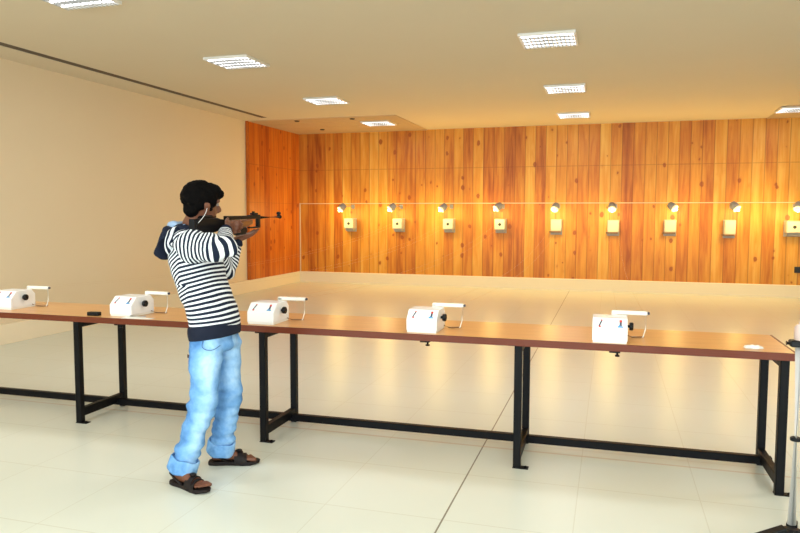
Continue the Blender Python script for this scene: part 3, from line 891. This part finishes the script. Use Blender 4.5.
for v in me.vertices:
    p = v.co + PO; v.co += v.normal * noise.noise(p * 14) * .008
linkmesh('hood', me, M['navy'], hoodie)
bm = bmesh.new()
limb(bm, [((-2.25, 3.325, 1.418), .016), ((-2.31, 3.335, 1.428), .020), ((-2.365, 3.37, 1.425), .022), ((-2.385, 3.42, 1.422), .022), ((-2.365, 3.47, 1.425), .022), ((-2.31, 3.505, 1.428), .020), ((-2.25, 3.515, 1.418), .016)])
for v in bm.verts: v.co -= PO
obj('hood_lining', bm, M['lining'], hoodie, True)

# earphone cord
bm = bmesh.new()
tube(bm, [q[0] - PO for q in catmull([(V(p),) for p in ((-2.128, 3.362, 1.520), (-2.122, 3.335, 1.492), (-2.128, 3.305, 1.460), (-2.150, 3.270, 1.420))], 5)], .0017, 6)
obj('earphone_cord', bm, new_mat('white_cord', (.75, .75, .75), .4), person, True)

# --- jeans
def J(p, a, b): return (V(p), a, b)
bm = bmesh.new()
loft(bm, [((-2.130, 3.42, .860), X * .098, Y * .138), ((-2.130, 3.42, .80), X * .112, Y * .152), ((-2.132, 3.42, .745), X * .114, Y * .158)], 28, 4, .95, .3)
def leg(hp, kn, an, out):
    pts = [(hp + V((.005, 0, .0)), .085, .066), (hp.lerp(kn, .22) + V((.004, out * .0, 0)), .096, .082), (hp.lerp(kn, .5), .088, .078), (hp.lerp(kn, .8), .080, .072), (kn, .077, .071),
           (kn.lerp(an, .25), .072, .067), (kn.lerp(an, .5), .069, .064), (kn.lerp(an, .75), .068, .064), (kn.lerp(an, .97), .072, .068)]
    C = [p[0] for p in pts]; out_ = []
    for i, p in enumerate(pts):
        d = (C[min(i + 1, len(C) - 1)] - C[max(i - 1, 0)]).normalized()
        u = (X - d * X.dot(d)).normalized(); v = d.cross(u).normalized()
        out_.append((C[i], u * p[1], v * p[2]))
    loft(bm, out_, 24, 4, .95, .1)
leg(HIPR + V((0, .010, 0)), KNR, ANR, -1); leg(HIPL + V((0, -.010, 0)), KNL, ANL, 1)
for v in bm.verts: v.co -= PO
me = fuse('jeans', bm, .0085, 4, .5)
vals = []
for v in me.vertices:
    p = v.co + PO
    amp = .0045 + .009 * math.exp(-((p.z - .16) / .12) ** 2) + .006 * math.exp(-((p.z - .44) / .08) ** 2) + .005 * math.exp(-((p.z - .74) / .07) ** 2)
    f = noise.noise(V((p.x * 8 + p.z * 6, p.y * 8, p.z * 26))) * amp * 1.6 + noise.noise(p * 10) * .005
    v.co += v.normal * f
    # worn pale strip down the front / outside of each leg
    near = p.y < 3.42
    kn = KNR if near else KNL; hp = HIPR if near else HIPL; an = ANR if near else ANL
    c = hp.lerp(kn, (hp.z - p.z) / (hp.z - kn.z)) if p.z > kn.z else kn.lerp(an, (kn.z - p.z) / (kn.z - an.z))
    w = (V((p.x - c.x, p.y - c.y, 0))).normalized()
    fd = max(0., w.dot(V((.80, -.60, 0)))) ** 3
    seam = 1 if abs(w.dot(V((.55, .83, 0)))) < .04 else 0
    vals.append(fd * (0.65 + .5 * math.exp(-((p.z - .62) / .14) ** 2) + .3 * math.exp(-((p.z - .33) / .1) ** 2)) + .45 * noise.noise(p * 7) - .12 * math.exp(-((p.z - .44) / .035) ** 2))
set_attr(me, 'fade', vals)
jeans = linkmesh('jeans', me, M['denim'], person)
for kn, an in ((KNR, ANR), (KNL, ANL)):
    d = (an - kn).normalized(); u = (X - d * X.dot(d)).normalized(); v_ = d.cross(u).normalized()
    bm = bmesh.new(); rings = []
    e = an + d * .004
    prof_ = [(.068, .066, -.008), (.080, .076, -.010), (.085, .080, .0), (.083, .078, .065), (.077, .072, .072), (.072, .068, .055)]
    n = 24
    for ru, rv, h in prof_:
        rings.append([bm.verts.new(e - d * h - PO + u * ru * math.cos(2 * PI * k / n) + v_ * rv * math.sin(2 * PI * k / n) + d * .004 * math.sin(k * 1.3)) for k in range(n)])
    for a, b in zip(rings, rings[1:]):
        for k in range(n): bm.faces.new((a[k], a[(k + 1) % n], b[(k + 1) % n], b[k]))
    obj('turn_up', bm, M['denim_cuff'], jeans, True)
# hip pocket edge and leather tag
bm = bmesh.new()
pk = [V((-2.105, 3.262, .80)), V((-2.100, 3.245, .772)), V((-2.075, 3.250, .755)), V((-2.045, 3.270, .756)), V((-2.022, 3.300, .775))]
tube(bm, [q[0] - PO for q in catmull([(p,) for p in pk], 4)], .0022, 6)
obj('pocket_seam', bm, new_mat('dark_denim_seam', (.06, .14, .30), .8), jeans, True)
bm = bmesh.new(); box(bm, (-.020, -.003, -.010), (.012, .003, .010), .001)
tp = jeans.closest_point_on_mesh(V((-2.215, 3.285, .705)) - PO)[1]
Mt = Matrix.Translation(tp) @ Matrix.Rotation(-.6, 4, 'Z')
for v in bm.verts: v.co = Mt @ v.co
obj('leather_tag', bm, new_mat('dark_leather', (.06, .03, .02), .6), jeans)

# --- sandals
M['sandal'] = new_mat('dark_sandal', (.010, .006, .006), .6, spec=.25)
for heel, toe in FEET:
    d = (toe - heel).normalized(); s = V((0, 0, 1)).cross(d); L = (toe - heel).length; Zv = V((0, 0, 1))
    sg = -1 if heel.y < 3.4 else 1
    def P(t, y, z): return V((heel.x, heel.y, 0)) + d * (t * L) + s * y + Zv * z - PO
    sd = bpy.data.objects.new('sandal', None); COL.objects.link(sd); sd.parent = person
    out = []
    prof_ = [(-.06, .018), (-.02, .030), (.12, .036), (.35, .034), (.55, .040), (.75, .048), (.92, .046), (1.05, .034), (1.12, .014)]
    bm = bmesh.new()
    lf = [(t, w) for t, w in prof_]; pts = [(t, w) for t, w in lf] + [(t, -w) for t, w in reversed(lf)]
    rows = []
    for z, k in ((.0005, .96), (.006, 1.), (.019, 1.), (.0225, .95)):
        rows.append([bm.verts.new(P(.5 + (t - .5) * (1 if k == 1 else .99), w * k, z + (.008 if (t > 1.0 and z < .01) else 0))) for t, w in pts])
    n = len(pts)
    for a, b in zip(rows, rows[1:]):
        for k in range(n): bm.faces.new((a[k], a[(k + 1) % n], b[(k + 1) % n], b[k]))
    bm.faces.new(rows[0]); bm.faces.new(rows[-1])
    obj('sole', bm, M['sandal'], sd)
    def strap(t0, t1, h, wid, lift=.003):
        bm = bmesh.new(); K = 16; rings = []
        for k in range(K + 1):
            a = PI * k / K
            t = t0 + (t1 - t0) * .5 * (1 - math.cos(a)) * 1.0
            yy = .046 * math.cos(a); zz = .018 + (h - .018) * math.sin(a) ** .8 if 0 < k < K else .016
            rg = []
            for q, r_ in ((-wid, 0), (-wid, .006), (wid, .006), (wid, 0)):
                rg.append(bm.verts.new(P(t + q / L, yy * (1 + (r_ * 8)), zz + lift + r_ * math.sin(a))))
            rings.append(rg)
        for a_, b_ in zip(rings, rings[1:]):
            for k in range(4): bm.faces.new((a_[k], a_[(k + 1) % 4], b_[(k + 1) % 4], b_[k]))
        bm.faces.new(rings[0]); bm.faces.new(rings[-1])
        obj('strap', bm, M['sandal'], sd)
    strap(.60, .66, .066, .026); strap(.74, .80, .053, .012)
    bm = bmesh.new()
    tube(bm, [P(.42, .034, .025), P(.22, .040, .050), P(.03, .032, .070), P(-.07, 0, .076), P(.03, -.032, .070), P(.22, -.040, .050), P(.42, -.034, .025)], .006, 8)
    obj('heel_strap', bm, M['sandal'], sd, True)
    bm = bmesh.new(); c = P(.64, 0, .082)
    ell(bm, c, (.020, .016, .008)); obj('buckle', bm, M['sandal'], sd, True)

# ------------------------------------------------------------------ the rifle (axis +Y, butt at the right shoulder)
M['gunwood'] = None
def gunwood():
    m = new_mat('rifle_walnut', (.30, .07, .02), .3, coat=.4); t = NT(m)
    s = t.sep(t.tc.outputs['Object'])
    g = t.noise(t.comb(t.math('MULTIPLY', s[0], 40.), t.math('MULTIPLY', s[1], 6.), t.math('MULTIPLY', s[2], 40.)), 1., 4.)
    t.base(t.ramp(g, [(.3, (.06, .010, .003)), (.7, (.17, .038, .009))]))
    return m
M['gunwood'] = gunwood()
M['gunmetal'] = new_mat('gun_black', (.004, .004, .005), .45, spec=.15)
rifle = thing('air_rifle', 'target air rifle with black butt and brown wooden fore end held by the shooter', 'rifle', (-2.158, 3.272, 1.436))
rifle.rotation_euler = (.016, 0, 0)
def gp(name, prof, hw, mat, bev=.006):      # prof in (y, z), half width hw
    bm = bmesh.new(); prism(bm, prof, -hw, hw, 'x', bev); return obj(name, bm, mat, rifle)
gp('butt_stock', [(.0, -.085), (.0, .022), (.05, .026), (.22, .028), (.27, .012), (.31, .008), (.31, -.035), (.27, -.035), (.22, -.045), (.10, -.065)], .021, M['gunmetal'])
gp('butt_plate', [(-.016, -.09), (-.016, .026), (-.001, .024), (-.001, -.088)], .018, M['gunmetal'], .003)
gp('cheek_piece', [(.06, .027), (.20, .029), (.20, .040), (.17, .045), (.08, .042)], .018, M['gunmetal'], .004)
gp('pistol_grip', [(.311, .008), (.36, .010), (.372, -.02), (.352, -.09), (.318, -.093), (.311, -.035)], .017, M['gunwood'])
gp('fore_end', [(.362, .012), (.62, .010), (.62, -.018), (.56, -.034), (.45, -.042), (.395, -.036), (.374, -.02)], .0215, M['gunwood'], .007)
gp('receiver', [(.33, .0125), (.33, .036), (.60, .034), (.60, .0125)], .015, M['gunmetal'], .003)
gp('trigger_block', [(.395, -.0385), (.45, -.043), (.555, -.036), (.565, -.062), (.54, -.080), (.44, -.082), (.40, -.066)], .014, M['gunmetal'])
bm = bmesh.new(); tube(bm, [(0, .378, -.024), (0, .374, -.045), (0, .384, -.056)], .0028, 8); obj('trigger', bm, M['gunmetal'], rifle, True)
bm = bmesh.new()     # open frame ahead of the fore end, below the barrel
box(bm, (-.013, .600, .012), (.013, .735, .038), .003); box(bm, (-.011, .705, -.042), (.011, .735, .012), .003); box(bm, (-.010, .600, -.046), (.010, .735, -.036), .003)
obj('cocking_frame', bm, M['gunmetal'], rifle)
bm = bmesh.new(); box(bm, (-.014, .640, .0385), (.014, .700, .050), .003); box(bm, (-.008, .655, .050), (.008, .670, .060), .002); obj('rear_sight', bm, M['gunmetal'], rifle)
bm = bmesh.new(); tube(bm, [(0, .735, .020), (0, 1.03, .018)], [.0095, .0080], 16); obj('barrel', bm, M['gunmetal'], rifle, True)
bm = bmesh.new(); box(bm, (-.006, .995, .020), (.006, 1.030, .032), .002)
lathe(bm, [(.010, 0), (.012, .001), (.012, .020), (.010, .021), (.009, .010)], (0, 1.0, .042), (0, 1, 0), 16)
lathe(bm, [(.011, 0), (.011, .016)], (0, 1.02, .018), (0, 1, 0), 14)
obj('front_sight', bm, M['gunmetal'], rifle)

# ------------------------------------------------------------------ world, camera, colour
w = bpy.data.worlds.new('world'); SC.world = w; w.use_nodes = True
w.node_tree.nodes['Background'].inputs[0].default_value = (.85, .92, 1., 1)
w.node_tree.nodes['Background'].inputs[1].default_value = 1.0
cd = bpy.data.cameras.new('camera'); cam = bpy.data.objects.new('camera', cd); COL.objects.link(cam)
cd.sensor_width = 36.; cd.lens = 695.15 / 800 * 36; cd.clip_end = 100
cam.matrix_world = Matrix.Translation((0, 0, 1.488)) @ Matrix.Rotation(.2943, 4, 'Z') @ Matrix.Rotation(PI / 2 - .0745, 4, 'X') @ Matrix.Rotation(.0025, 4, 'Z')
SC.camera = cam
SC.view_settings.view_transform = 'Standard'; SC.view_settings.look = 'None'
SC.view_settings.gamma = 1.; SC.view_settings.use_curve_mapping = False
SC.view_settings.exposure = .30
